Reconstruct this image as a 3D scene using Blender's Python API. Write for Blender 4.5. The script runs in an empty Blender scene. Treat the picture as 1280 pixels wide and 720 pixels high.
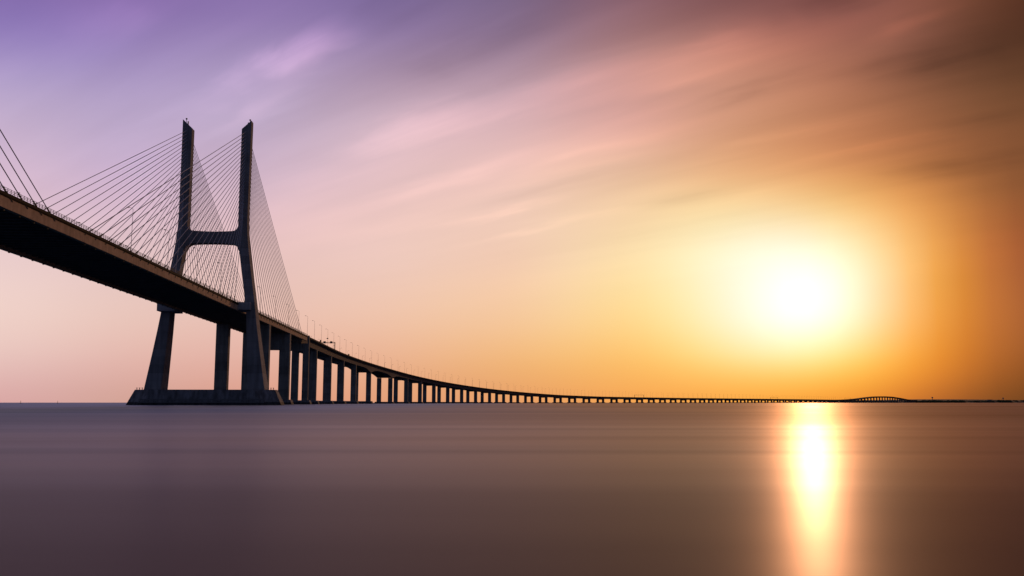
import bpy, math, random
import numpy as np
random.seed(7)
R = math.radians
sc = bpy.context.scene
COL = sc.collection

# ------------------------------------------------------------------ helpers
def link(name, verts, faces, mat, parent=None, smooth=False):
    me = bpy.data.meshes.new(name)
    me.from_pydata([tuple(v) for v in verts], [], faces)
    me.update()
    o = bpy.data.objects.new(name, me)
    if mat: me.materials.append(mat)
    if smooth:
        for p in me.polygons: p.use_smooth = True
    COL.objects.link(o)
    if parent: o.parent = parent
    return o

def tag(o, label=None, cat=None, group=None, kind=None):
    if label: o['label'] = label
    if cat: o['category'] = cat
    if group: o['group'] = group
    if kind: o['kind'] = kind
    return o

def empty(name, loc=(0, 0, 0), rz=0):
    o = bpy.data.objects.new(name, None)
    o.empty_display_size = 1
    o.location = loc; o.rotation_euler = (0, 0, rz)
    COL.objects.link(o)
    return o

def copy_tree(o, parent=None):
    c = o.copy(); COL.objects.link(c)
    if parent: c.parent = parent
    for ch in list(o.children):
        copy_tree(ch, c)
    return c

class MB:
    """collects shapes for ONE mesh"""
    def __init__(self): self.v = []; self.f = []
    def loft(self, rings, close=True, caps=True):
        b = len(self.v); n = len(rings[0])
        for r in rings: self.v += [tuple(p) for p in r]
        for i in range(len(rings) - 1):
            for j in range(n if close else n - 1):
                k = (j + 1) % n
                self.f.append((b + i*n + j, b + i*n + k, b + (i+1)*n + k, b + (i+1)*n + j))
        if caps and close:
            self.f.append(tuple(b + j for j in range(n))[::-1])
            self.f.append(tuple(b + (len(rings)-1)*n + j for j in range(n)))
        return self
    def box(self, x0, x1, y0, y1, z0, z1, T=None):
        T = T or (lambda x, y, z: (x, y, z))
        a = [(x0, y0), (x1, y0), (x1, y1), (x0, y1)]
        return self.loft([[T(x, y, z0) for x, y in a], [T(x, y, z1) for x, y in a]])
    def tube(self, a, b, r, n=6, r2=None):
        a = np.array(a, float); b = np.array(b, float); d = b - a; d /= np.linalg.norm(d)
        u = np.cross(d, (0, 0, 1.) if abs(d[2]) < .95 else (1., 0, 0)); u /= np.linalg.norm(u)
        w = np.cross(d, u); r2 = r if r2 is None else r2
        ring = lambda c, q: [c + q*(math.cos(t)*u + math.sin(t)*w) for t in [2*math.pi*i/n for i in range(n)]]
        return self.loft([ring(a, r), ring(b, r2)])
    def build(self, name, mat, parent=None, smooth=False):
        o = link(name, self.v, self.f, mat, parent, smooth)
        return o

# ------------------------------------------------------------------ materials
def mat(name, base, rough=.7, metal=0., var=.25, scale=.15, stain=0., bands=0., spec=.4, bump=0., wet=0.):
    m = bpy.data.materials.new(name); m.use_nodes = True
    nt = m.node_tree; N = nt.nodes; L = nt.links
    b = N['Principled BSDF']
    b.inputs['Roughness'].default_value = rough; b.inputs['Metallic'].default_value = metal
    b.inputs['Specular IOR Level'].default_value = spec
    tc = N.new('ShaderNodeTexCoord')
    nz = N.new('ShaderNodeTexNoise'); nz.inputs['Scale'].default_value = scale; nz.inputs['Detail'].default_value = 8
    nz.inputs['Roughness'].default_value = .65
    L.new(tc.outputs['Object'], nz.inputs['Vector'])
    rp = N.new('ShaderNodeValToRGB'); e = rp.color_ramp.elements
    e[0].position = .3; e[1].position = .72
    e[0].color = tuple(c*(1-var) for c in base) + (1,); e[1].color = tuple(min(1, c*(1+var)) for c in base) + (1,)
    L.new(nz.outputs['Fac'], rp.inputs['Fac'])
    out = rp.outputs['Color']
    def mul(colsock, facsock, lo, hi, p0, p1):
        r2 = N.new('ShaderNodeMapRange'); r2.inputs['From Min'].default_value = p0; r2.inputs['From Max'].default_value = p1
        r2.inputs['To Min'].default_value = lo; r2.inputs['To Max'].default_value = hi
        L.new(facsock, r2.inputs['Value'])
        mx = N.new('ShaderNodeMix'); mx.data_type = 'RGBA'; mx.blend_type = 'MULTIPLY'; mx.inputs['Factor'].default_value = 1
        L.new(colsock, mx.inputs['A']); L.new(r2.outputs['Result'], mx.inputs['B'])
        return mx.outputs['Result']
    if stain:   # rain streaks running down the faces
        mp = N.new('ShaderNodeMapping'); mp.inputs['Scale'].default_value = (.9, .9, .05)
        L.new(tc.outputs['Object'], mp.inputs['Vector'])
        n2 = N.new('ShaderNodeTexNoise'); n2.inputs['Scale'].default_value = .8; n2.inputs['Detail'].default_value = 5
        L.new(mp.outputs['Vector'], n2.inputs['Vector'])
        out = mul(out, n2.outputs['Fac'], 1 - stain, 1 + stain*.4, .35, .7)
    if bands:   # casting lifts: a thin darker joint every few metres of height
        sp = N.new('ShaderNodeSeparateXYZ'); L.new(tc.outputs['Object'], sp.inputs['Vector'])
        dv = N.new('ShaderNodeMath'); dv.operation = 'DIVIDE'; dv.inputs[1].default_value = bands
        L.new(sp.outputs['Z'], dv.inputs[0])
        fr = N.new('ShaderNodeMath'); fr.operation = 'FRACT'; L.new(dv.outputs[0], fr.inputs[0])
        out = mul(out, fr.outputs[0], .72, 1., .0, .07)
        fl = N.new('ShaderNodeMath'); fl.operation = 'FLOOR'; L.new(dv.outputs[0], fl.inputs[0])
        wn = N.new('ShaderNodeTexWhiteNoise'); wn.noise_dimensions = '1D'; L.new(fl.outputs[0], wn.inputs['W'])
        out = mul(out, wn.outputs['Value'], .82, 1.1, 0, 1)
    if wet:     # tide mark: weed and wet concrete just above the water
        s2 = N.new('ShaderNodeSeparateXYZ'); L.new(tc.outputs['Object'], s2.inputs['Vector'])
        n3 = N.new('ShaderNodeTexNoise'); n3.inputs['Scale'].default_value = .5; L.new(tc.outputs['Object'], n3.inputs['Vector'])
        a3 = N.new('ShaderNodeMath'); a3.operation = 'SUBTRACT'; L.new(s2.outputs['Z'], a3.inputs[0]); L.new(n3.outputs['Fac'], a3.inputs[1])
        out = mul(out, a3.outputs[0], .3, 1., wet-.6, wet-.2)
    L.new(out, b.inputs['Base Color'])
    if bump:
        bp = N.new('ShaderNodeBump'); bp.inputs['Strength'].default_value = bump; bp.inputs['Distance'].default_value = .3
        L.new(nz.outputs['Fac'], bp.inputs['Height']); L.new(bp.outputs['Normal'], b.inputs['Normal'])
    return m

M_CON = mat('pylon_concrete', (.27, .27, .30), .9, spec=.15, var=.22, scale=.12, stain=.25, bands=4.0, bump=.3)
M_PIER = mat('pier_concrete', (.24, .245, .245), .9, spec=.15, var=.25, scale=.15, stain=.3, bands=5.0, bump=.3)
M_FOOT = mat('footing_concrete', (.21, .21, .24), .85, spec=.2, var=.35, scale=.2, stain=.45, bump=.4, wet=1.5)
M_GIRD = mat('girder_concrete', (.52, .39, .29), .9, spec=.1, var=.2, scale=.35, stain=.2, bump=.2)
M_VIA = mat('viaduct_concrete', (.2, .18, .165), .9, spec=.1, var=.2, scale=.2, stain=.2)
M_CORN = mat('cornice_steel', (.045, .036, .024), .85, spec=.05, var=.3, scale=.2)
M_STEEL = mat('dark_steel', (.15, .15, .17), .6, var=.3, scale=.3)
M_SLAB = mat('slab_concrete', (.3, .3, .3), .9, var=.25, scale=.3)
M_CAB = mat('cable_sheath', (.46, .45, .53), .6, spec=.2, var=.08, scale=.5)
M_RAIL = mat('railing_metal', (.24, .22, .21), .8, spec=.1, var=.1)
M_POST = mat('galvanised_steel', (.16, .16, .165), .5, metal=.4, var=.15)
M_ANCH = mat('anchor_casing', (.16, .15, .11), .8, spec=.1, var=.15)
M_BRK = mat('bracket_concrete', (.36, .36, .40), .9, spec=.1, var=.15, stain=.15)
M_ASPH = mat('asphalt', (.05, .05, .05), .9, var=.2, scale=1.)
M_SIGN = mat('sign_back', (.05, .055, .07), .5, var=.1)
M_WHITE = mat('white_paint', (.75, .73, .7), .5, var=.06)
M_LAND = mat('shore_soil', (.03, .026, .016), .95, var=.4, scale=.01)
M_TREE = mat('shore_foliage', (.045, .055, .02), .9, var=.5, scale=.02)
M_HULL = mat('boat_paint', (.05, .05, .06), .5, var=.2, scale=1.)
M_WALL = mat('building_render', (.35, .3, .26), .85, var=.15, scale=.1)
M_GLASS = mat('window_glass', (.02, .025, .03), .1, var=.1)

# ------------------------------------------------------------------ the line of the bridge
TH0 = R(-3.97)
H0 = np.array([math.sin(TH0), math.cos(TH0)]); N0 = np.array([math.cos(TH0), -math.sin(TH0)])
C0 = np.array([-138.6, 458.]) - 15.5*N0
SG = np.arange(-700., 7600., 1.)
_k = np.interp(SG, [344, 346, 855, 1255, 1655, 1905, 2155], [0, 3.99, 3.95, 3.95, 4.34, 2.47, 0])*1e-4
TH = TH0 + np.cumsum(_k)
PX = C0[0] - 700*H0[0] + np.concatenate([[0], np.cumsum(np.sin((TH[1:]+TH[:-1])/2))])
PY = C0[1] - 700*H0[1] + np.concatenate([[0], np.cumsum(np.cos((TH[1:]+TH[:-1])/2))])
HK = np.array([(-700, 46.5), (-416, 50.3), (-300, 51.2), (-208, 51.6), (0, 51.3), (217, 51.2), (350, 50.9), (440, 50.1), (540, 48.9), (650, 47.0),
      (760, 44.4), (880, 40.6), (1000, 36.9), (1125, 33.2), (1265, 29.2), (1358, 26.7), (1496, 23.3), (1722, 18.6), (1948, 16.3),
      (2190, 15.6), (2500, 15.2), (3000, 15.2), (3800, 15.2), (4458, 14.7), (4622, 15.7), (4797, 18.3), (4984, 23.2),
      (5184, 30), (5399, 35.8), (5628, 38.2), (5874, 37.), (6138, 30.6), (6423, 21.3), (6620, 16.5), (6900, 11.), (7600, 7.)])
_h = np.interp(SG, HK[:, 0], HK[:, 1])
for _ in range(3):
    _w = np.ones(61)/61.; _p = np.pad(_h, 30, mode='edge'); _h = np.convolve(_p, _w, mode='valid')
def deckH(s): return float(np.interp(s, SG, _h))         # top of the parapet kerb
def P(s, n, z):
    th = float(np.interp(s, SG, TH))
    return (float(np.interp(s, SG, PX)) + n*math.cos(th), float(np.interp(s, SG, PY)) - n*math.sin(th), z)
def head(s): return -float(np.interp(s, SG, TH))          # rotation about z so local +y runs along the bridge
def sweep(mb, ss, section, caps=True):
    """section(s) -> list of (n, dz) relative to the deck top, closed"""
    mb.loft([[P(s, n, deckH(s) + dz) for n, dz in section(s)] for s in ss], caps=caps)
    return mb
def rect(n0, n1, z0, z1): return lambda s: [(n0, z0), (n1, z0), (n1, z1), (n0, z1)]

MAIN0, MAIN1 = -560., 224.
MID = -208.

# ------------------------------------------------------------------ cable-stayed bridge
bridge = tag(empty('cable_stayed_bridge', (C0[0], C0[1], 0)), 'long cable-stayed bridge with an H-shaped concrete pylon rising from the water', 'bridge')
bridge_inv = np.array([C0[0], C0[1], 0.])
def bparent(o, par=None):           # meshes are written in world metres; keep them there under the bridge root
    o.parent = par or bridge
    if par is None: o.location = tuple(-bridge_inv)
    return o
def put(mb, name, m, par=None, smooth=False):
    return bparent(mb.build(name, m, None, smooth), par)

ss = np.arange(MAIN0, MAIN1 + .1, 8.)
for sgn in (1, -1):
    a, b_ = (14.0, 15.3) if sgn > 0 else (-15.3, -14.0)
    put(sweep(MB(), ss, rect(a, b_, -3.75, -1.05)), 'edge_girder', M_GIRD)
    e0, e1 = sorted((sgn*15.0, sgn*15.75))
    cor = lambda s, e0=e0, e1=e1, sgn=sgn: ([(e0, -1.04), (e1-.25, -1.04), (e1, -.75), (e1, -.08), (e1-.15, 0), (e0, 0)] if sgn > 0 else
                                    [(e1, -1.04), (e1, 0), (e0+.15, 0), (e0, -.08), (e0, -.75), (e0+.25, -1.04)])
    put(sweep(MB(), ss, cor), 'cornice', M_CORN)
    # railing: posts and three rails
    rb = MB(); n = sgn*15.45
    for z in (.38, .75, 1.12):
        sweep(rb, ss, rect(n-.04, n+.04, z-.04, z+.04))
    for s in np.arange(MAIN0+150, MAIN1, 1.7):
        z = deckH(s)
        rb.box(-.05, .05, -.05, .05, -.02, 1.2, T=lambda x, y, zz, s=s, z=z: P(s+y, n+x, z+zz))
    put(rb, 'railing', M_RAIL)
put(sweep(MB(), ss, rect(-14.99, 14.99, -1.03, -.75)), 'deck_slab', M_SLAB)
put(sweep(MB(), ss, rect(-13.2, 13.2, -.746, -.72)), 'road_surface', M_ASPH)
put(sweep(MB(), ss, lambda s: [(-.3, -.716), (.3, -.716), (.12, .1), (-.12, .1)]), 'median_barrier', M_SLAB)
# transverse steel girders under the slab
xs_all = [s for s in np.arange(-470, 222, 4.42) if abs(s) > 1]
near = [s for s in xs_all if -262 < s < 182][:100]
rest = MB(); proto = None
def xg(mb, s, z, T):
    mb.box(-13.99, 13.99, -.25, .25, -2.9, -2.75, T); mb.box(-13.98, 13.98, -.03, .03, -2.749, -1.04, T)
for s in xs_all:
    z = deckH(s)
    T = lambda x, y, zz, s=s, z=z: P(s+y, x, z+zz)
    if s in near:
        mb = MB(); xg(mb, s, z, T); put(mb, 'cross_girder', M_STEEL)
    else: xg(rest, s, z, T)
tag(put(rest, 'cross_girders', M_STEEL), kind='stuff')
sv = MB()
for n in (-7.2, 7.2):
    sweep(sv, ss, rect(n-.12, n+.12, -2.2, -1.045))
put(sv, 'stringer', M_STEEL)

# --- pylon in its own frame: x across, y along, z up
rows = [(148.0, 12.7, 17.6, 5.0), (143.2, 12.7, 17.6, 5.0), (120, 12.7, 17.5, 5.2), (101, 12.7, 17.4, 5.5), (94, 12.75, 17.45, 5.7), (89, 12.95, 17.65, 5.9), (84.5, 13.3, 18.05, 6.1),
        (80, 13.8, 18.55, 6.3), (75, 14.5, 19.25, 6.5), (68, 15.55, 20.3, 6.9), (58, 17.15, 21.85, 7.4), (47.7, 18.7, 23.35, 8.0), (38, 19.2, 24.7, 8.8), (27, 19.85, 26.4, 9.6),
        (7.7, 21.1, 29.6, 11.0), (-2, 21.7, 31.2, 11.8)]
def pylon_leg(sgn):
    mb = MB(); rings = []
    c = .28
    for i, (z, a, b, d) in enumerate(rows):
        zi = 143.3 if i == 0 else z
        zo = z
        if i == 1: zi, zo = 142.9, 142.9
        pts = [(a, -d/2+c), (a+c, -d/2), (b-c, -d/2), (b, -d/2+c), (b, d/2-c), (b-c, d/2), (a+c, d/2), (a, d/2-c)]
        ring = []
        for (x, y) in pts:
            t = (x-a)/(b-a); zz = zi + (zo-zi)*t
            ring.append((sgn*x, y, zz))
        rings.append(ring)
    rings = rings[::-1]
    if sgn < 0: rings = [r[::-1] for r in rings]
    mb.loft(rings)
    return mb
def cross_beam():
    # closed outline of the H's bar with rounded haunches, between the legs
    top, bot = [], []
    for i in range(33):
        x = -13.6 + 27.2*i/32
        ax = abs(x); f = max(0, (ax - 10.2)/2.6)
        q = 1 - math.sqrt(max(0, 1 - min(f, 1)**2))
        top.append((x, 89.2 + 2.6*q - .6*math.cos(min(1, ax/13)*math.pi/2)))
        f2 = max(0, (ax - 9.6)/3.9); q2 = 1 - math.sqrt(max(0, 1 - min(f2, 1)**2))
        bot.append((x, 82.2 - 3.4*q2 + .5*math.cos(min(1, ax/13)*math.pi/2)))
    mb = MB(); d = 2.78
    out = top + bot[::-1]
    b = 0
    n = len(top)
    for y in (-d, d):
        mb.v += [(x, y, z) for x, z in top] + [(x, y, z) for x, z in bot]
    def V(side, row, i): return side*2*n + row*n + i
    for i in range(n-1):
        mb.f += [(V(0,0,i), V(0,1,i), V(0,1,i+1), V(0,0,i+1))]
        mb.f += [(V(1,0,i+1), V(1,1,i+1), V(1,1,i), V(1,0,i))]
        mb.f += [(V(0,0,i), V(0,0,i+1), V(1,0,i+1), V(1,0,i))]
        mb.f += [(V(0,1,i+1), V(0,1,i), V(1,1,i), V(1,1,i+1))]
    for i in (0, n-1): mb.f.append((V(0,0,i), V(1,0,i), V(1,1,i), V(0,1,i)))
    return mb
def footing_mb():
    # ship-impact footing: long block with tapering sloped ends
    mb = MB()
    def ring(z, L, W, w):
        return [(-L, -w, z), (-L+9, -W, z), (L-9, -W, z), (L, -w, z), (L, w, z), (L-9, W, z), (-L+9, W, z), (-L, w, z)]
    mb.loft([ring(-3, 39.2, 10.6, 5.4), ring(.2, 38.0, 10.2, 5.0), ring(7.45, 34.6, 8.6, 3.6), ring(7.7, 34.4, 8.5, 3.5)])
    return mb
parts0 = []
PYL = 3.5
def local(mb, name, m, smooth=False):
    o = mb.build(name, m, bridge, smooth); o.rotation_euler = (0, 0, -TH0); o.location = (PYL*H0[0], PYL*H0[1], 0); return o
for sgn in (1, -1):
    leg = local(pylon_leg(sgn), 'pylon_leg', M_CON); parts0.append(leg)
    a, b = (14.3, 21.4) if sgn > 0 else (-24.6, -15.9)
    mb = MB(); mb.box(a, b, -7.2, 7.2, 47.9, 51.75)
    if sgn < 0: mb.v = [(x, y, z-.9) for x, y, z in mb.v]
    mb.build('deck_bracket', M_BRK, leg)
    bc = MB(); bx = sgn*16.4
    bc.tube((bx, 0, 146.0), (bx, 0, 149.4), .12); bc.box(bx-.35, bx+.35, -.35, .35, 148.6, 149.3)
    bc.box(bx-.9*sgn-.25, bx-.9*sgn+.25, -.25, .25, 145.4, 147.6)
    bc.build('beacon', M_STEEL, leg)
parts0.append(local(cross_beam(), 'pylon_cross_beam', M_CON))
ft = local(footing_mb(), 'pylon_footing', M_FOOT); parts0.append(ft)
for x in (-33.6, -32.3, -31, 31.2, 32.4, 33.6):
    mb = MB(); mb.tube((x, -3.2, 7.69), (x, -3.2, 8.5), .16); mb.box(x-.3, x+.3, -3.45, -2.95, 8.45, 8.7)
    mb.build('mooring_post', M_STEEL, ft)
fd = MB()
for zz in (1.2, 2.6):
    fd.box(-30.5, 30.5, -10.45+ (zz-.2)*.22, -10.2 + (zz-.2)*.22, zz, zz+.35)
fd.build('fender_rail', M_STEEL, ft)
for o in parts0:                     # the second pylon, out of the frame on the near side
    c = copy_tree(o, bridge); c.location = ((PYL-416)*H0[0], (PYL-416)*H0[1], 0)

# --- stay cables
def cable(s_p, s_d, k, sgn):
    """k = 0 lowest .. 23 highest"""
    z1 = 142.0 - 1.88*(23-k)
    y1 = s_p + PYL + (2.3 if s_d > s_p else -2.3)
    a = P(y1, sgn*15.15, z1); zt = deckH(s_d)
    b = P(s_d, sgn*15.3, zt - .35)
    return a, b, P(s_d, sgn*15.1, zt)
stuff = MB()
for fan in ('far_main', 'far_side', 'near_main'):
    for sgn in (1, -1):
        for k in range(24):
            d = 11.5 + 8.0*k
            sp_, sd = (0, -d) if fan == 'far_main' else ((0, 11.7 + 8.1*k) if fan == 'far_side' else (-416, -416 + d))
            a, b, q = cable(sp_, sd, k, sgn)
            if fan == 'near_main' and not (sgn > 0 and k >= 20):
                stuff.tube(a, b, .13); continue
            mb = MB(); mb.tube(a, b, .135 if sgn > 0 else .13)
            o = put(mb, 'stay_cable', M_CAB)
            av = np.array(a); bv = np.array(b); dv = (av-bv)/np.linalg.norm(av-bv)
            am = MB(); am.tube(bv - dv*2.6, bv + dv*3.2, .22)              # guide tube down through the girder
            z = deckH(sd)
            am.box(sgn*14.45-.22, sgn*14.45+.22, -.28, .28, -4.2, -3.755, T=lambda x, y, zz, s=sd, z=z: P(s+y, x, z+zz))
            am.build('cable_anchor', M_ANCH, o)
tag(put(stuff, 'stay_cables', M_CAB), kind='stuff')

# --- piers (portal frames) ; a pier is one concrete frame, its footing a sub-part
def pier(par, s, z_soffit, no, ni, depth, beam_z, foot=True, z_foot=2.8, pil=None, name='pier', pm=M_PIER, joined=False, off=0., beam_top=None):
    """no / ni: outer and inner half width of the columns; beam from beam_z up to the soffit"""
    mb = MB(); T = lambda x, y, z: P(s+y, x+off, z)
    c = .25
    def colm(x0, x1):
        a = [(x0, -depth+c), (x0+c, -depth), (x1-c, -depth), (x1, -depth+c), (x1, depth-c), (x1-c, depth), (x0+c, depth), (x0, depth-c)]
        mb.loft([[T(x, y, z) for x, y in a] for z in (z_foot-1.5, z_soffit)])
    colm(ni, no); colm(-no, -ni)
    if beam_z is not None:
        mb.box(-ni-.3, ni+.3, -depth+.35, depth-.35, beam_z, (beam_top or z_soffit)-.05, T)
    if pil: mb.box(pil[0], pil[1], -1.3, 1.3, .5, pil[2], T)
    if joined or foot:
        fm = mb if joined else MB()
        def ring(z, L, W): return [T(-L, -W, z), T(L, -W, z), T(L, W, z), T(-L, W, z)]
        L0 = no + 1.6
        fm.loft([ring(-2.5, L0+1.5, depth+2.4), ring(.1, L0+1.2, depth+2.2), ring(z_foot, L0, depth+1.6)])
    o = mb.build(name, pm)
    if par is bridge: bparent(o)
    else: o.parent = par
    if foot and not joined: fm.build('footing', M_FOOT, o)
    return o
for s, bz in ((80, None), (150, 36.2)):
    zt = deckH(s)
    pr = pier(bridge, s, zt - 3.76, 15.5, 8.2 if bz is None else 9.4, 2.5, bz, z_foot=3.2)
    if bz:
        mb = MB(); T = lambda x, y, z, s=s: P(s+y, x, z)
        mb.box(-1.0, -.2, -3.3, -2.6, 40.6, 41.1, T)
        mb.box(-1.2, .1, -3.9, -2.4, 41.1, 42.4, T)
        mb.build('white_box', M_WHITE, pr)  # plain white box on a small stub before the cross beam
# mirrored anchor piers on the near side stay outside the frame and are left out, bar one carrying the deck end
pier(bridge, -496, deckH(-496) - 3.76, 15.5, 8.2, 2.5, None, z_foot=3.2)

# ------------------------------------------------------------------ the viaduct
viaduct = tag(empty('viaduct', (0, 0, 0)), 'long low concrete viaduct on twin-column piers curving away across the water to the far shore', 'viaduct')
pre = [(310, 0), (401, 0), (479, 0), (554, 0), (642, 1), (769, 1)]
piers = [(s, k) for s, k in pre] + [(861 + 80*i, 0) for i in range(74)]
V0, V1 = 226., 861 + 80*73 + 700
vs = list(np.arange(V0, 1100, 4.)) + list(np.arange(1100, V1, 12.))
def boxdepth(s):
    d = 4.3
    for sp in (642, 769):
        x = abs(s-sp)/46.
        if x < 1: d = max(d, 4.3 + 4.4*(1-x)**2)
    return d
for sgn in (1, -1):
    def sec(s, sgn=sgn):
        d = boxdepth(s); q = [(4.1, -d-1.3), (10.4, -d-1.3), (11.4, -1.36), (3.0, -1.36)]
        return q if sgn > 0 else [(-n, z) for n, z in q][::-1]
    sweep(MB(), vs, sec).build('box_girder', M_VIA, viaduct)
    par = [(14.5, -.7), (15.0, -.85), (15.15, -.75), (15.15, -.05), (15.05, .15), (14.75, .15)]
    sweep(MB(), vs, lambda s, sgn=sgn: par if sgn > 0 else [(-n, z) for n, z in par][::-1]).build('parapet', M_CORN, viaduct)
sweep(MB(), vs, lambda s: [(-14.9, -1.0), (-11.6, -1.35), (11.6, -1.35), (14.9, -1.0), (14.9, -.72), (-14.9, -.72)]).build('deck_slab', M_VIA, viaduct)
sweep(MB(), vs, rect(-14.0, 14.0, -.716, -.69)).build('road_surface', M_ASPH, viaduct)
sweep(MB(), vs, lambda s: [(-.3, -.686), (.3, -.686), (.12, .15), (-.12, .15)]).build('median_barrier', M_VIA, viaduct)
pj = pier(viaduct, 227, deckH(227) - 5.55, 10.9, 6.6, 2.2, 40.0, z_foot=3., pil=(9.9, 11.1, deckH(227)+.5), off=5.3)
mb = MB(); mb.box(-14., -5.6, -1.6, 1.6, deckH(227)-8.2, deckH(227)-5.6, T=lambda x, y, z: P(227+y, x, z)); mb.build('pier_bracket', M_PIER, pj)
for i, (s, k) in enumerate(piers):
    if s > 6720: continue
    zt = deckH(s); so = zt - 1.32 - boxdepth(s)
    bz = so - (2.0 if so < 30 else 2.4) + (2.6 if k else 0)
    tall = s < 640
    near_ = s < 2600
    zf = 3.0 if s < 700 else (2.4 if s < 1500 else 2.0)
    if so < 4: continue
    if near_: pier(viaduct, s, so, 10.5, 4.7 if tall else 4.9, 1.9 if tall else 1.7, bz, z_foot=zf, beam_top=zt-1.38)
    else: pier(viaduct, s, so, 10.5, 4.4, 1.7 if s < 4500 else 2.6, bz if so > 9 else None, foot=False, z_foot=zf, joined=True)

# ------------------------------------------------------------------ street lamps
LAMP_H = 15.0
def lamp_parts(root):
    m1 = MB(); m1.tube((0, 0, -.7), (0, 0, LAMP_H-.4), .09, 8, .06); m1.tube((0, 0, -.7), (0, 0, .5), .26, 8, .24)
    m1.build('pole', M_POST, root)
    m2 = MB(); m2.tube((0, 0, LAMP_H-.45), (-.7, 0, LAMP_H+.05), .06); m2.tube((-.7, 0, LAMP_H+.05), (-1.3, 0, LAMP_H+.12), .05)
    m2.build('arm', M_POST, root)
    m3 = MB(); m3.loft([[(-1.2, -.12, LAMP_H+.12), (-1.2, .12, LAMP_H+.12), (-1.2, .12, LAMP_H+.3), (-1.2, -.12, LAMP_H+.3)],
                        [(-1.55, -.24, LAMP_H+.02), (-1.55, .24, LAMP_H+.02), (-1.55, .2, LAMP_H+.36), (-1.55, -.2, LAMP_H+.36)],
                        [(-2.1, -.16, LAMP_H+.1), (-2.1, .16, LAMP_H+.1), (-2.1, .12, LAMP_H+.28), (-2.1, -.12, LAMP_H+.28)]])
    m3.build('lamp_head', M_POST, root)
def lamp_simple():
    m = MB(); m.tube((0, 0, -.7), (0, 0, LAMP_H-.4), .12, 6, .08)
    m.tube((0, 0, LAMP_H-.45), (-.7, 0, LAMP_H+.05), .07, 5); m.tube((-.7, 0, LAMP_H+.05), (-1.3, 0, LAMP_H+.12), .06, 5)
    m.box(-2.1, -1.2, -.2, .2, LAMP_H+.04, LAMP_H+.3)
    o = m.build('street_lamp', M_POST); return o
first = None; first_s = None
def lamp(s, side, label, group, simple=False):
    global first, first_s
    z = deckH(s); loc = P(s, side*(15.2 if s < 226 else 14.62), z)
    rz = head(s) + (0 if side > 0 else math.pi)
    if simple:
        if first_s is None: first_s = lamp_simple(); o = first_s
        else: o = first_s.copy(); COL.objects.link(o)
    else:
        if first is None:
            first = empty('street_lamp'); lamp_parts(first); o = first
        else: o = copy_tree(first)
    o.location = loc; o.rotation_euler = (0, 0, rz)
    tag(o, label, 'street lamp', group)
    return o
ORD = ['nearest', 'second', 'third', 'fourth', 'fifth', 'sixth', 'seventh', 'eighth', 'ninth', 'tenth', 'eleventh', 'twelfth']
lampR_main = [-159, -119, -79, -39]; lampL_main = [-178, -131, -82, -37]
WHERE = ['its head highest among the fanned cables', 'between the fanned cables left of the left pylon leg', 'seen against the left pylon leg', 'under the pylon cross beam among crossing cables']
for s, w in zip(lampR_main, WHERE): lamp(s, 1, 'slim street lamp, head pointing left, ' + w, 'street lamps on the main span')
WHERE = ['low above the deck edge at the left frame border', 'low above the deck edge left of the pylon', 'low above the deck beside the left pylon leg', 'low above the deck edge between the two pylon legs']
for s, w in zip(lampL_main, WHERE): lamp(s, -1, 'street lamp with arm pointing right, ' + w, 'street lamps on the main span')
for i, s in enumerate((51, 96, 142, 183)):
    lamp(s, 1, ['street lamp behind the cables just beside the right pylon leg', 'second street lamp right of the pylon, behind the cables',
                'third street lamp right of the pylon, behind the cables', 'last street lamp behind the cables, where the cable fan ends'][i], 'street lamps on the side span')
    lamp(s, -1, 'street lamp on the hidden far edge of the side span deck', 'street lamps on the far edge of the side span')
lam = []
for i, s in enumerate(range(223, 4560, 40)):
    if i < 10:
        o = lamp(s, 1, ('%s tall street lamp right of the stay cables, on the near parapet' % ('first' if i == 0 else ORD[i])), 'street lamps along the near viaduct')
        lam.append(o)
    else:
        lamp(s, 1, 'thin distant street lamp on the near parapet of the curving viaduct', 'distant street lamps along the near parapet', simple=s > 1100)
    if i >= 0:
        lamp(s, -1, 'thin street lamp on the far parapet of the viaduct, mostly behind the deck', 'street lamps along the far parapet', simple=s > 700)
# a camera box hangs on the fourth lamp post
mb = MB(); mb.box(-.5, .5, -.5, .5, 6.3, 7.3); mb.box(-1.3, -.5, -.2, .2, 6.6, 6.9)
mb.build('camera_box', M_SIGN, lam[3])

# ------------------------------------------------------------------ gantries, cabinets
def gantry(s, label, signs):
    g = tag(empty('sign_gantry', P(s, 0, deckH(s) - .69), head(s)), label, 'sign gantry', 'sign gantries over the road')
    for sgn in (1, -1):
        m = MB(); m.box(sgn*14.2-.35, sgn*14.2+.35, -.35, .35, 0, 7.6); m.box(sgn*14.2-.6, sgn*14.2+.6, -.6, .6, 0, .4); m.build('leg', M_SIGN, g)
    m = MB()
    for z in (7.0, 7.9):
        for y in (-.45, .45): m.tube((-14.6, y, z), (14.6, y, z), .1)
    x = -14.6
    while x < 14.5:
        for y in (-.45, .45): m.tube((x, y, 7.0), (x+.73, y, 7.9), .06, 4); m.tube((x+.73, y, 7.9), (x+1.46, y, 7.0), .06, 4)
        x += 1.46
    m.build('truss_beam', M_SIGN, g)
    for x in signs:
        m = MB(); m.box(x-1.1, x+1.1, -.75, -.5, 6.7, 8.7); m.box(x-.15, x+.15, -.5, -.46, 6.9, 8.2); m.build('signal_panel', M_SIGN, g)
    return g
gantry(394, 'large sign gantry with dark signal panels on the near end of the viaduct', (10.8, 4.6, -1.0, -6.))
gantry(2218, 'small distant portal gantry over the road, right of the photo centre', ())
gantry(3482, 'tiny distant portal gantry left of the sun reflection', ())
gantry(4738, 'faintest portal gantry just before the viaduct humps up', ())
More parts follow.
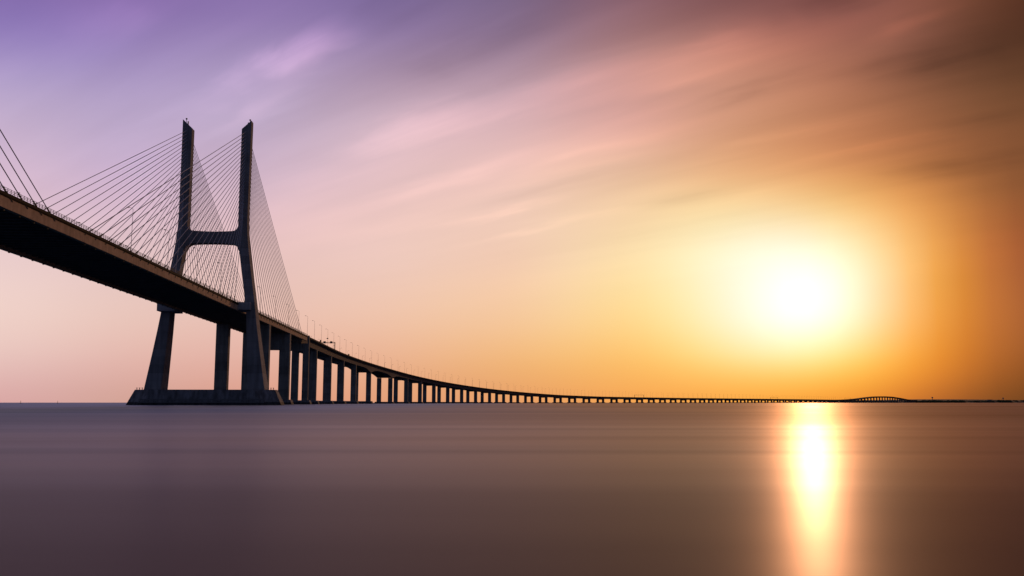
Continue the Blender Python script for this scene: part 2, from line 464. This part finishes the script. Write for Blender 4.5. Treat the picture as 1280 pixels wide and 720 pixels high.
def cabinet(s, n, label, h=1.9, w=2.6):
    g = tag(empty('roadside_cabinet', P(s, n, deckH(s) - .0), head(s)), label, 'cabinet')
    m = MB(); m.loft([[(-.5, -w/2, -.7), (.5, -w/2, -.7), (.5, w/2, -.7), (-.5, w/2, -.7)], [(-.5, -w/2, h), (.5, -w/2, h), (.5, w/2, h), (-.5, w/2, h)], [(-.3, -w/2+.2, h+.25), (.3, -w/2+.2, h+.25), (.3, w/2-.2, h+.25), (-.3, w/2-.2, h+.25)]])
    m.build('housing', M_SIGN, g)
    m = MB(); m.box(.501, .54, -w/2+.15, -.05, -.5, h-.2); m.box(.501, .54, .05, w/2-.15, -.5, h-.2); m.build('door', M_STEEL, g)
    return g
cabinet(302, 14.3, 'dark roadside cabinet on the viaduct edge just left of the large gantry', 2.2, 3.)
cabinet(484, 14.3, 'dark low roadside cabinet on the viaduct edge right of the large gantry', 1.6, 5.)

# ------------------------------------------------------------------ water
def grid_water():
    m = bpy.data.materials.new('river_water'); m.use_nodes = True
    nt = m.node_tree; N = nt.nodes; L = nt.links
    N.remove(N['Principled BSDF'])
    dif = N.new('ShaderNodeBsdfDiffuse'); dif.inputs['Color'].default_value = (.012, .011, .014, 1)
    glo = N.new('ShaderNodeBsdfGlossy'); glo.distribution = 'GGX'; glo.inputs['Color'].default_value = (.80, .68, .58, 1)
    fre = N.new('ShaderNodeFresnel'); fre.inputs['IOR'].default_value = 1.11
    gl2 = N.new('ShaderNodeBsdfGlossy'); gl2.distribution = 'GGX'; gl2.inputs['Color'].default_value = (.80, .68, .58, 1); gl2.inputs['Roughness'].default_value = .6
    mg = N.new('ShaderNodeMixShader'); mg.inputs[0].default_value = .30; L.new(glo.outputs[0], mg.inputs[1]); L.new(gl2.outputs[0], mg.inputs[2])
    mx = N.new('ShaderNodeMixShader'); L.new(fre.outputs[0], mx.inputs[0]); L.new(dif.outputs[0], mx.inputs[1]); L.new(mg.outputs[0], mx.inputs[2])
    L.new(mx.outputs[0], N['Material Output'].inputs['Surface'])
    tc = N.new('ShaderNodeTexCoord')
    mp = N.new('ShaderNodeMapping'); mp.inputs['Scale'].default_value = (.0035, .02, 1); mp.inputs['Rotation'].default_value = (0, 0, R(4))
    L.new(tc.outputs['Object'], mp.inputs['Vector'])
    nz = N.new('ShaderNodeTexNoise'); nz.inputs['Scale'].default_value = 1; nz.inputs['Detail'].default_value = 5; nz.inputs['Distortion'].default_value = .6
    L.new(mp.outputs['Vector'], nz.inputs['Vector'])
    mr = N.new('ShaderNodeMapRange'); mr.inputs['From Min'].default_value = .3; mr.inputs['From Max'].default_value = .7
    mr.inputs['To Min'].default_value = -.04; mr.inputs['To Max'].default_value = .04
    L.new(nz.outputs['Fac'], mr.inputs['Value']); # sunset reflection put into the water colour: cool blue-grey left, warm orange-brown right
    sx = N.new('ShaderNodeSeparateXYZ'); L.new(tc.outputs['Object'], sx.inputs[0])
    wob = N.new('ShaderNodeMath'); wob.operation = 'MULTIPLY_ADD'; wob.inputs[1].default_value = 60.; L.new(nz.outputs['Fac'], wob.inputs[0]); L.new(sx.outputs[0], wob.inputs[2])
    warm_side = N.new('ShaderNodeMapRange'); warm_side.interpolation_type = 'SMOOTHSTEP'; warm_side.inputs['From Min'].default_value = -30; warm_side.inputs['From Max'].default_value = 70; L.new(wob.outputs[0], warm_side.inputs['Value'])
    dc = N.new('ShaderNodeMix'); dc.data_type = 'RGBA'; L.new(warm_side.outputs['Result'], dc.inputs['Factor'])
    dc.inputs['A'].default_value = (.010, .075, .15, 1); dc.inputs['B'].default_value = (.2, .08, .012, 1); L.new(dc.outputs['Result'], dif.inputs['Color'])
    gc = N.new('ShaderNodeMix'); gc.data_type = 'RGBA'; L.new(warm_side.outputs['Result'], gc.inputs['Factor'])
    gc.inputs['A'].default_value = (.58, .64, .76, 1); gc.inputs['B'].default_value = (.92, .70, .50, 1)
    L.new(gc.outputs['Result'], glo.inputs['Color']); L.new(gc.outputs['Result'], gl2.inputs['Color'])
    ln = N.new('ShaderNodeVectorMath'); ln.operation = 'LENGTH'; L.new(tc.outputs['Object'], ln.inputs[0])
    # water calm in the lee of the shore, ruffled further out
    d1 = N.new('ShaderNodeMapRange'); d1.interpolation_type = 'SMOOTHSTEP'; d1.inputs['From Min'].default_value = 14; d1.inputs['From Max'].default_value = 75
    d1.inputs['To Min'].default_value = .385; d1.inputs['To Max'].default_value = .45; L.new(ln.outputs['Value'], d1.inputs['Value'])
    ad = N.new('ShaderNodeMath'); L.new(d1.outputs['Result'], ad.inputs[0]); L.new(mr.outputs['Result'], ad.inputs[1]); L.new(ad.outputs[0], glo.inputs['Roughness'])
    d2 = N.new('ShaderNodeMapRange'); d2.interpolation_type = 'SMOOTHSTEP'; d2.inputs['From Min'].default_value = 18; d2.inputs['From Max'].default_value = 100
    d2.inputs['To Min'].default_value = 1.; d2.inputs['To Max'].default_value = .66; L.new(ln.outputs['Value'], d2.inputs['Value'])
    m3 = N.new('ShaderNodeMapRange'); m3.inputs['From Min'].default_value = .3; m3.inputs['From Max'].default_value = .7
    m3.inputs['To Min'].default_value = .74; m3.inputs['To Max'].default_value = 1.2; L.new(nz.outputs['Fac'], m3.inputs['Value'])
    f1 = N.new('ShaderNodeMath'); f1.operation = 'MULTIPLY'; L.new(fre.outputs[0], f1.inputs[0]); L.new(d2.outputs['Result'], f1.inputs[1])
    f2 = N.new('ShaderNodeMath'); f2.operation = 'MULTIPLY'; L.new(f1.outputs[0], f2.inputs[0]); L.new(m3.outputs['Result'], f2.inputs[1])
    mp3 = N.new('ShaderNodeMapping'); mp3.inputs['Scale'].default_value = (.012, .15, 1); mp3.inputs['Rotation'].default_value = (0, 0, R(-3)); mp3.inputs['Location'].default_value = (3, 5, 0)
    L.new(tc.outputs['Object'], mp3.inputs['Vector'])
    n4 = N.new('ShaderNodeTexNoise'); n4.inputs['Scale'].default_value = 1; n4.inputs['Detail'].default_value = 6; n4.inputs['Distortion'].default_value = .8
    L.new(mp3.outputs['Vector'], n4.inputs['Vector'])
    m4 = N.new('ShaderNodeMapRange'); m4.inputs['From Min'].default_value = .3; m4.inputs['From Max'].default_value = .7
    m4.inputs['To Min'].default_value = .86; m4.inputs['To Max'].default_value = 1.1; L.new(n4.outputs['Fac'], m4.inputs['Value'])
    f3 = N.new('ShaderNodeMath'); f3.operation = 'MULTIPLY'; L.new(f2.outputs[0], f3.inputs[0]); L.new(m4.outputs['Result'], f3.inputs[1])
    L.new(f3.outputs[0], mx.inputs[0])
    # the swell left over after the long exposure: very low, very long
    mp2 = N.new('ShaderNodeMapping'); mp2.inputs['Scale'].default_value = (.09, .4, 1)
    L.new(tc.outputs['Object'], mp2.inputs['Vector'])
    n2 = N.new('ShaderNodeTexNoise'); n2.inputs['Scale'].default_value = 1; n2.inputs['Detail'].default_value = 3
    L.new(mp2.outputs['Vector'], n2.inputs['Vector'])
    bp = N.new('ShaderNodeBump'); bp.inputs['Strength'].default_value = .04; bp.inputs['Distance'].default_value = .06
    L.new(n2.outputs['Fac'], bp.inputs['Height']); L.new(bp.outputs['Normal'], glo.inputs['Normal'])
    v = [(0, 0, 0)]; f = []
    rad = [30, 120, 500, 2000, 8000, 80000]; n = 64
    for r in rad: v += [(r*math.cos(2*math.pi*i/n), r*math.sin(2*math.pi*i/n), 0) for i in range(n)]
    for i in range(n): f.append((0, 1+i, 1+(i+1) % n))
    for k in range(len(rad)-1):
        for i in range(n):
            j = (i+1) % n; f.append((1+k*n+i, 1+(k+1)*n+i, 1+(k+1)*n+j, 1+k*n+j))
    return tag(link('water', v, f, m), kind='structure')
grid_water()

# ------------------------------------------------------------------ far shore
rng = np.random.RandomState(4)
def shore():
    """low land behind the end of the viaduct"""
    nx, ny = 120, 8
    xs = np.linspace(2450, 9000, nx); v = []; f = []
    for i, x in enumerate(xs):
        base = 6250 + 120*math.sin(x*.0011) + 60*math.sin(x*.004+1)
        if x < 2900: base += (2900-x)*.9
        for j in range(ny):
            t = j/(ny-1); y = base + 1500*t
            h = (1 - math.exp(-3.5*t))*(21 + 4*math.sin(x*.0023) + 2.5*math.sin(x*.0071+2))*min(1, (x-2440)/500) - (1.5 if j == 0 else 0)
            v.append((x, y, h + (2.0 if j else 0)))
    for i in range(nx-1):
        for j in range(ny-1):
            a = i*ny+j; f.append((a, a+ny, a+ny+1, a+1))
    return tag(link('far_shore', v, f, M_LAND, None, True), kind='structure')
shore()
def tree_belt():
    mb = MB()
    x = 2500
    while x < 8800:
        base = 6250 + 120*math.sin(x*.0011) + 60*math.sin(x*.004+1) + (max(0, 2900-x)*.9)
        for q in range(2):
            y = base + 60 + 500*rng.rand()
            h = 8 + 7*rng.rand()*(.6+.4*math.sin(x*.013)) ; w = 14 + 20*rng.rand()
            z0 = 1.5
            n = 7; rings = []
            for (t, r) in ((0, .75), (.35, 1.05), (.7, .85), (.95, .4)):
                rings.append([(x + w*r*math.cos(2*math.pi*i/n)*(.8+.4*rng.rand()), y + w*r*math.sin(2*math.pi*i/n)*(.8+.4*rng.rand()), z0 + (h+5)*t*(.9+.2*rng.rand())) for i in range(n)])
            mb.loft(rings)
        x += 9 + 8*rng.rand()
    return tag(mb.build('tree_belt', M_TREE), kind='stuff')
tree_belt()
def water_tower(x, y, H, label):
    g = tag(empty('water_tower', (x, y, 0)), label, 'water tower')
    def ringz(z, r): return [(r*math.cos(2*math.pi*i/16), r*math.sin(2*math.pi*i/16), z) for i in range(16)]
    MB().loft([ringz(1, 3.2), ringz(H-13, 1.6), ringz(H-9.8, 1.6)]).build('shaft', M_WALL, g)
    MB().loft([ringz(H-10, 1.7), ringz(H-6.5, 5.5), ringz(H-1.5, 5.5), ringz(H, 2.5)]).build('tank', M_WALL, g)
water_tower(640*0+3000, 6500, 41, 'leftmost water tower rising above the far shore near the viaduct end')
water_tower(3505, 6500, 36, 'rightmost water tower rising above the far shore')
bd = tag(empty('shore_building', (3365, 6420, 0)), 'small flat-roofed block standing above the trees of the far shore', 'building')
MB().box(-14, 14, -8, 8, 2, 21).build('wall', M_WALL, bd)
MB().box(-15, 15, -9, 9, 21.003, 22.2).build('roof', M_SLAB, bd)
for r_ in range(3):
    for c_ in range(4):
        MB().box(-12+c_*6.2, -8.8+c_*6.2, -8.12, -8.003, 8+r_*4.2, 10.4+r_*4.2).build('window', M_GLASS, bd)

# ------------------------------------------------------------------ boats and buoys
def boat(x, y, rz, L, label):
    g = tag(empty('motor_boat', (x, y, 0), rz), label, 'boat', 'boats near the viaduct')
    rings = []
    for t, w, zk in ((0, .8, -.3), (.3, 1., -.4), (.6, .95, -.4), (.85, .55, -.2), (1., .06, .3)):
        X = -L/2 + L*t; W = w*L*.17; sh = .9 + .5*t*t
        rings.append([(X, -W, sh), (X, -W*.7, 0), (X, 0, zk), (X, W*.7, 0), (X, W, sh)])
    MB().loft(rings).build('hull', M_HULL, g)
    MB().loft([[(-L*.2, -L*.11, .9), (L*.1, -L*.11, .95), (L*.1, L*.11, .95), (-L*.2, L*.11, .9)],
               [(-L*.18, -L*.09, 2.3), (L*.03, -L*.09, 2.3), (L*.03, L*.09, 2.3), (-L*.18, L*.09, 2.3)]]).build('cabin', M_HULL, g)
boat(262*2350/1000, 2350*.985, R(10), 6.5, 'small dark motor boat on the water left of the sun reflection')
boat(344*2500/1139*1.0, 2500, R(175), 5.0, 'small dark motor boat inside the sun reflection by the viaduct')
def buoy(px, y, label):
    g = tag(empty('channel_buoy', ((px-640)/1121*y, y, 0)), label, 'buoy', 'channel buoys on the horizon')
    def ringz(z, r): return [(r*math.cos(2*math.pi*i/12), r*math.sin(2*math.pi*i/12), z) for i in range(12)]
    MB().loft([ringz(-.4, 1.1), ringz(.7, 1.1), ringz(1., .8)]).build('float', M_HULL, g)
    mb = MB()
    for i in range(3):
        a = 2*math.pi*i/3; mb.tube((.7*math.cos(a), .7*math.sin(a), .95), (.25*math.cos(a), .25*math.sin(a), 3.6), .09)
    mb.build('lattice_mast', M_HULL, g)
    MB().loft([ringz(3.5, .5), ringz(4.6, .08)]).build('topmark', M_HULL, g)
buoy(35.5, 1500, 'channel buoy on the horizon nearest the left frame border')
buoy(81, 1650, 'channel buoy on the horizon between the left frame border and the pylon')

# ------------------------------------------------------------------ sky
FPX = 1130.; PITCH = math.atan(143.2/FPX)
CX0 = [0, 160, 320, 480, 640, 800, 900, 1010, 1100, 1190, 1280]
CX1 = [0, 160, 320, 480, 640, 800, 860, 930, 1000, 1050, 1100, 1155, 1215, 1280]
CX = [0, 80, 160, 240, 320, 400, 480, 560, 640, 720, 800, 860, 930, 1000, 1050, 1100, 1155, 1215, 1280]
CY = [0, 60, 120, 180, 215, 250, 285, 330, 380, 420, 450, 478, 500]
TAB0 = [
 [(124,102,164),(132,108,168),(134,109,168),(120,100,154),(112,94,133),(118,80,100),(112,72,80),(120,72,72),(140,85,75),(125,75,55),(80,42,28)],
 [(149,131,190),(158,137,191),(163,142,189),(157,134,174),(165,135,160),(185,135,130),(185,125,110),(175,110,92),(150,95,78),(115,70,52),(88,52,34)],
 [(190,171,208),(186,166,204),(186,166,198),(194,166,186),(200,165,175),(208,155,145),(205,150,125),(195,130,100),(170,108,78),(135,85,58),(110,68,42)],
 [(215,190,215),(195,175,208),(200,178,205),(215,185,195),(218,180,180),(222,170,155),(220,160,125),(208,142,98),(185,118,76),(155,95,58),(125,75,45)]]
TAB1 = [
 [(222,192,212),(206,180,208),(212,184,203),(224,190,195),(230,191,182),(234,190,158),(238,187,145),(239,181,130),(232,165,110),(220,150,98),(204,135,82),(180,112,66),(148,88,52),(122,72,42)],
 [(226,196,211),(216,186,207),(221,189,200),(229,193,190),(236,197,182),(246,205,160),(252,208,150),(252,203,138),(250,192,122),(247,183,110),(242,172,98),(225,148,82),(175,108,58),(135,78,42)],
 [(232,202,208),(222,193,202),(226,191,195),(236,199,192),(243,206,185),(251,220,175),(254,234,183),(255,245,200),(255,248,206),(254,238,172),(252,210,132),(247,168,92),(202,118,62),(132,72,36)],
 [(238,209,206),(229,197,196),(230,194,190),(239,202,190),(246,206,179),(253,226,172),(255,240,193),(255,252,225),(255,255,242),(255,252,215),(253,220,140),(249,170,84),(208,122,60),(142,78,38)],
 [(242,212,204),(234,200,190),(234,195,184),(240,198,176),(246,203,163),(254,223,155),(255,238,180),(255,252,220),(255,255,255),(255,255,225),(255,225,125),(251,168,66),(212,124,56),(150,82,38)],
 [(239,207,198),(233,194,183),(233,188,174),(238,190,162),(244,194,145),(254,210,132),(255,228,155),(255,245,202),(255,253,232),(255,242,178),(255,206,98),(249,158,55),(208,120,50),(146,78,34)],
 [(232,195,190),(228,182,172),(229,177,162),(234,178,146),(241,182,122),(251,192,106),(254,208,118),(255,224,138),(255,230,148),(255,218,112),(253,186,70),(240,148,50),(192,107,43),(134,71,30)],
 [(225,181,177),(219,171,161),(225,167,149),(229,168,132),(235,169,110),(247,176,92),(250,180,90),(254,188,90),(254,184,75),(252,174,65),(245,158,57),(222,128,45),(172,92,36),(112,60,26)],
 [(220,170,168),(212,165,152),(222,158,138),(228,160,122),(232,160,105),(245,165,82),(246,167,78),(249,166,70),(249,164,62),(240,150,55),(222,132,48),(190,105,42),(140,76,34),(105,60,28)]]
def _res(rows, xs): return [[tuple(np.interp(x, xs, [c[k] for c in r]) for k in range(3)) for x in CX] for r in rows]
TAB = _res(TAB0, CX0) + _res(TAB1, CX1)
TABL = np.array(TAB, float)/255.
TABL = np.where(TABL <= .04045, TABL/12.92, ((TABL+.055)/1.055)**2.4)
ZEN = np.array((.055, .055, .10)); BACK = np.array((.052, .063, .112))
def smooth01(t): t = min(1, max(0, t)); return t*t*(3-2*t)
def sky_col(az, el):
    """colour of the evening sky in a direction (degrees)"""
    a = R(max(-31, min(31, az))); e = R(min(el, 25.5))
    X, Y, Z = math.sin(a)*math.cos(e), math.cos(a)*math.cos(e), math.sin(e)
    fw = Y*math.cos(PITCH) + Z*math.sin(PITCH); up = -Y*math.sin(PITCH) + Z*math.cos(PITCH)
    px = min(1280, max(0, 640 + FPX*X/fw)); py = min(500, max(0, 360 - FPX*up/fw))
    i = min(len(CX)-2, max(0, np.searchsorted(CX, px, 'right')-1)); j = min(len(CY)-2, max(0, np.searchsorted(CY, py, 'right')-1))
    tx = (px-CX[i])/(CX[i+1]-CX[i]); ty = (py-CY[j])/(CY[j+1]-CY[j])
    c = (TABL[j][i]*(1-tx) + TABL[j][i+1]*tx)*(1-ty) + (TABL[j+1][i]*(1-tx) + TABL[j+1][i+1]*tx)*ty
    hi = [np.interp(az, (-35, -12, 0, 10, 20, 32), q) for q in ((.16, .17, .22, .26, .20, .05), (.15, .14, .14, .125, .085, .026), (.22, .17, .11, .065, .032, .007))]
    c = c + (np.array(hi)-c)*smooth01((el-23)/14.)
    c = c + (ZEN-c)*smooth01((el-40)/35.)
    w = smooth01((abs(az)-29)/70.)
    bk = BACK*(1 + .8*math.exp(-el/12.))
    if az > 0: bk = np.array((.06, .032, .016)) + (bk-np.array((.06, .032, .016)))*smooth01((az-45)/60.)
    return c*(1-w) + bk*w
ELS = [0, 1.5, 3, 5, 7, 9, 11.5, 14, 17, 20, 23, 27, 36, 55, 90]
AZS = [-180, -120, -85, -60, -45, -37] + list(range(-32, 33, 4)) + [37, 45, 60, 85, 120, 180]
world = bpy.data.worlds.new('World'); sc.world = world; world.use_nodes = True
world.cycles.sampling_method = 'MANUAL'; world.cycles.sample_map_resolution = 512
nt = world.node_tree; N = nt.nodes; L = nt.links
for n_ in list(N): N.remove(n_)
out = N.new('ShaderNodeOutputWorld')
def math_(op, a, b=None, clamp=False):
    n = N.new('ShaderNodeMath'); n.operation = op; n.use_clamp = clamp
    for i, q in enumerate((a, b)):
        if q is None: continue
        if isinstance(q, (int, float)): n.inputs[i].default_value = q
        else: L.new(q, n.inputs[i])
    return n.outputs[0]
tc = N.new('ShaderNodeTexCoord')
nv = N.new('ShaderNodeVectorMath'); nv.operation = 'NORMALIZE'; L.new(tc.outputs['Generated'], nv.inputs[0])
sp = N.new('ShaderNodeSeparateXYZ'); L.new(nv.outputs[0], sp.inputs[0])
dx, dy, dz = sp.outputs
az = math_('ARCTAN2', dx, dy); azf = math_('ADD', math_('DIVIDE', az, 2*math.pi), .5)
el = math_('ARCSINE', math_('MAXIMUM', dz, 0.)); elf = math_('DIVIDE', el, math.pi/2)
def ramp(stops, fac, interp):
    r = N.new('ShaderNodeValToRGB'); cr = r.color_ramp; cr.interpolation = interp
    while len(cr.elements) < len(stops): cr.elements.new(.5)
    for e, (p, c) in zip(cr.elements, stops): e.position = p
    for e, (p, c) in zip(cr.elements, stops): e.color = tuple(c) + (1,)
    L.new(fac, r.inputs['Fac']); return r.outputs['Color']
def vm(op, a, b):
    n = N.new('ShaderNodeVectorMath'); n.operation = op
    for i, q in enumerate((a, b)):
        if isinstance(q, tuple): n.inputs[i].default_value = q
        else: L.new(q, n.inputs[i])
    return n.outputs[0]
GRID = np.array([[sky_col(a, e) for a in AZS] for e in ELS])
def bsm(A, ax):
    B = np.concatenate([np.take(A, [0], ax), A, np.take(A, [-1], ax)], ax)
    n = A.shape[ax]; T = lambda o: np.take(B, range(o, o+n), ax)
    return (T(0) + 4*T(1) + T(2))/6.
COEF = GRID.copy()
for _ in range(4): COEF = np.maximum(.004, COEF + .8*(GRID - bsm(bsm(COEF, 0), 1)))
total = None
for i, e in enumerate(ELS):
    row = ramp([((a+180)/360., COEF[i][k]) for k, a in enumerate(AZS)], azf, 'B_SPLINE')
    wgt = ramp([((q/90.), (1, 1, 1) if k == i else (0, 0, 0)) for k, q in enumerate(ELS)], elf, 'B_SPLINE')
    t = vm('MULTIPLY', row, wgt)
    total = t if total is None else vm('ADD', total, t)
# wind-drawn cloud streaks: a cloud sheet seen in perspective, drawn out along the wind
WA = R(-48.6); cw, sw = math.sin(WA), math.cos(WA)
den = math_('ADD', math_('MAXIMUM', dz, 0.), .07)
u = math_('DIVIDE', math_('ADD', math_('MULTIPLY', dx, cw), math_('MULTIPLY', dy, sw)), den)
v = math_('DIVIDE', math_('SUBTRACT', math_('MULTIPLY', dx, sw), math_('MULTIPLY', dy, cw)), den)
def streak(su, sv, off, det, dist):
    cb = N.new('ShaderNodeCombineXYZ')
    L.new(math_('MULTIPLY', u, su), cb.inputs[0]); L.new(math_('MULTIPLY', v, sv), cb.inputs[1]); cb.inputs[2].default_value = off
    n = N.new('ShaderNodeTexNoise'); n.inputs['Scale'].default_value = 1; n.inputs['Detail'].default_value = det; n.inputs['Distortion'].default_value = dist
    n.inputs['Roughness'].default_value = .5
    L.new(cb.outputs[0], n.inputs['Vector']); return math_('SUBTRACT', n.outputs['Fac'], .5)
st = math_('ADD', math_('MULTIPLY', streak(.45, 1.1, 3.1, 2, .4), .85), math_('MULTIPLY', streak(.9, 3.2, 8.4, 2, .3), .28))
fade = N.new('ShaderNodeMapRange'); fade.interpolation_type = 'SMOOTHSTEP'
fade.inputs['From Min'].default_value = R(5); fade.inputs['From Max'].default_value = R(19); L.new(el, fade.inputs['Value'])
def cloud_uv(px, py):
    vx, vy = px-640, 360-py
    d = np.array((vx, FPX*math.cos(PITCH) - vy*math.sin(PITCH), FPX*math.sin(PITCH) + vy*math.cos(PITCH))); d /= np.linalg.norm(d)
    q = max(d[2], 0) + .07
    return (d[0]*cw + d[1]*sw)/q, (d[0]*sw - d[1]*cw)/q
WISPS = [(395, 55, 75, 20, .42), (340, 88, 50, 20, .2), (520, 160, 80, 22, .24), (640, 140, 90, 12, .10), (560, 225, 90, 8, .08),
    (490, 15, 80, 22, -.14), (600, 60, 110, 28, -.12), (690, 103, 90, 13, .12), (895, 58, 110, 15, .26), (870, 92, 110, 9, .10),
    (930, 112, 110, 11, -.15), (790, 125, 80, 12, -.07), (1040, 8, 100, 14, -.22), (1150, 30, 60, 14, .2), (1180, 72, 90, 24, -.28),
    (1225, 150, 80, 7, -.24), (1160, 165, 110, 7, .14), (1195, 208, 75, 12, -.2), (872, 246, 60, 8, -.08), (640, 262, 70, 5, .07),
    (665, 287, 80, 4, .05), (150, 30, 60, 22, .12), (255, 128, 50, 13, .10), (312, 140, 60, 16, .14), (720, 225, 90, 6, -.06), (1010, 165, 90, 6, .08), (760, 180, 90, 8, .06)]
wz = math_('MULTIPLY', streak(1.6, 5., 1.7, 4, .6), .22)
vw = math_('ADD', v, wz); uw = math_('ADD', u, math_('MULTIPLY', streak(2.2, 2.2, 5.2, 3, .5), .5))
wsum = None
for (px, py, hl, hw, amp) in WISPS:
    u0, v0 = cloud_uv(px, py)
    # how many pixels one unit of u / v spans here
    e_ = 2.0
    J = np.array([[cloud_uv(px+e_, py)[k] - cloud_uv(px-e_, py)[k], cloud_uv(px, py+e_)[k] - cloud_uv(px, py-e_)[k]] for k in (0, 1)])/(2*e_)
    Ji = np.linalg.inv(J); du_px = np.linalg.norm(Ji[:, 0]); t_ = Ji[:, 0]/du_px
    nrm = np.array((-t_[1], t_[0])); dv_px = abs(Ji[:, 1] @ nrm)
    a = math_('MULTIPLY', math_('SUBTRACT', uw, float(u0)), float(du_px/hl)); b = math_('MULTIPLY', math_('SUBTRACT', vw, float(v0)), float(dv_px/hw))
    g = math_('MULTIPLY', math_('EXPONENT', math_('MULTIPLY', math_('ADD', math_('POWER', math_('ABSOLUTE', a), 2.), math_('POWER', math_('ABSOLUTE', b), 2.)), -1.)), amp)
    wsum = g if wsum is None else math_('ADD', wsum, g)
st = math_('ADD', st, math_('MULTIPLY', streak(1.3, 8.0, 2.2, 4, .3), .22))
wsum = math_('MULTIPLY', wsum, math_('ADD', 1., math_('MULTIPLY', streak(1.1, 9., 6.6, 4, .3), 1.8)))
wsum = math_('MULTIPLY', wsum, 1.2)
mod = math_('ADD', math_('MULTIPLY', math_('MULTIPLY', st, fade.outputs['Result']), .75), math_('ADD', wsum, 1.))
cbm = N.new('ShaderNodeCombineXYZ')
dm = math_('SUBTRACT', mod, 1.); pos_ = math_('MAXIMUM', dm, 0.); neg_ = math_('MINIMUM', dm, 0.)
for i, (k, q) in enumerate(((1.28, 1.), (1.0, 1.05), (.84, 1.))):
    L.new(math_('ADD', math_('ADD', math_('MULTIPLY', pos_, k), math_('MULTIPLY', neg_, q)), 1.), cbm.inputs[i])
total = vm('MULTIPLY', total, cbm.outputs[0])
# the sun's own glare, burnt out through thin cloud
SAZ, SEL = R(18.2), R(5.9)
sd = (math.sin(SAZ)*math.cos(SEL), math.cos(SAZ)*math.cos(SEL), math.sin(SEL))
dt = N.new('ShaderNodeVectorMath'); dt.operation = 'DOT_PRODUCT'; L.new(nv.outputs[0], dt.inputs[0]); dt.inputs[1].default_value = sd
ang = math_('ARCCOSINE', math_('MINIMUM', dt.outputs['Value'], 1.))
def gauss(sig): return math_('EXPONENT', math_('MULTIPLY', math_('POWER', math_('DIVIDE', ang, R(sig)), 2.), -1.))
def glow(sig, col):
    cb = N.new('ShaderNodeCombineXYZ'); g = gauss(sig)
    for i in range(3): L.new(math_('MULTIPLY', g, col[i]), cb.inputs[i])
    return cb.outputs[0]
total = vm('ADD', total, glow(2.6, (.30, .21, .22)))
bg = N.new('ShaderNodeBackground'); L.new(total, bg.inputs['Color']); bg.inputs['Strength'].default_value = 1.
nis = N.new('ShaderNodeTexSky'); nis.sky_type = 'NISHITA'; nis.sun_disc = False
nis.sun_elevation = SEL; nis.sun_rotation = SAZ; nis.altitude = 0; nis.air_density = 1; nis.dust_density = 2.
bg2 = N.new('ShaderNodeBackground'); L.new(nis.outputs[0], bg2.inputs['Color']); bg2.inputs['Strength'].default_value = .05
mixs = N.new('ShaderNodeMixShader'); mixs.inputs[0].default_value = .02
L.new(bg.outputs[0], mixs.inputs[1]); L.new(bg2.outputs[0], mixs.inputs[2]); L.new(mixs.outputs[0], out.inputs['Surface'])

# ------------------------------------------------------------------ sun, camera, view
sl = bpy.data.lights.new('sun', 'SUN'); sl.energy = .72; sl.angle = R(.5); sl.color = (1., .5, .26)
so = bpy.data.objects.new('sun', sl); COL.objects.link(so)
so.rotation_euler = (math.pi/2 - R(6.7), 0, math.pi - SAZ)
cam = bpy.data.cameras.new('camera'); co = bpy.data.objects.new('camera', cam); COL.objects.link(co)
cam.sensor_width = 36; cam.lens = 36*FPX/1280.; cam.clip_start = .1; cam.clip_end = 120000
co.location = (0, 0, 1.3); co.rotation_euler = (math.pi/2 + PITCH, 0, 0)
sc.camera = co
vs_ = sc.view_settings; vs_.view_transform = 'Standard'; vs_.look = 'None'; vs_.exposure = 0; vs_.gamma = 1; vs_.use_curve_mapping = False
sc.render.engine = 'CYCLES'
sc.cycles.max_bounces = 6; sc.cycles.use_denoising = True
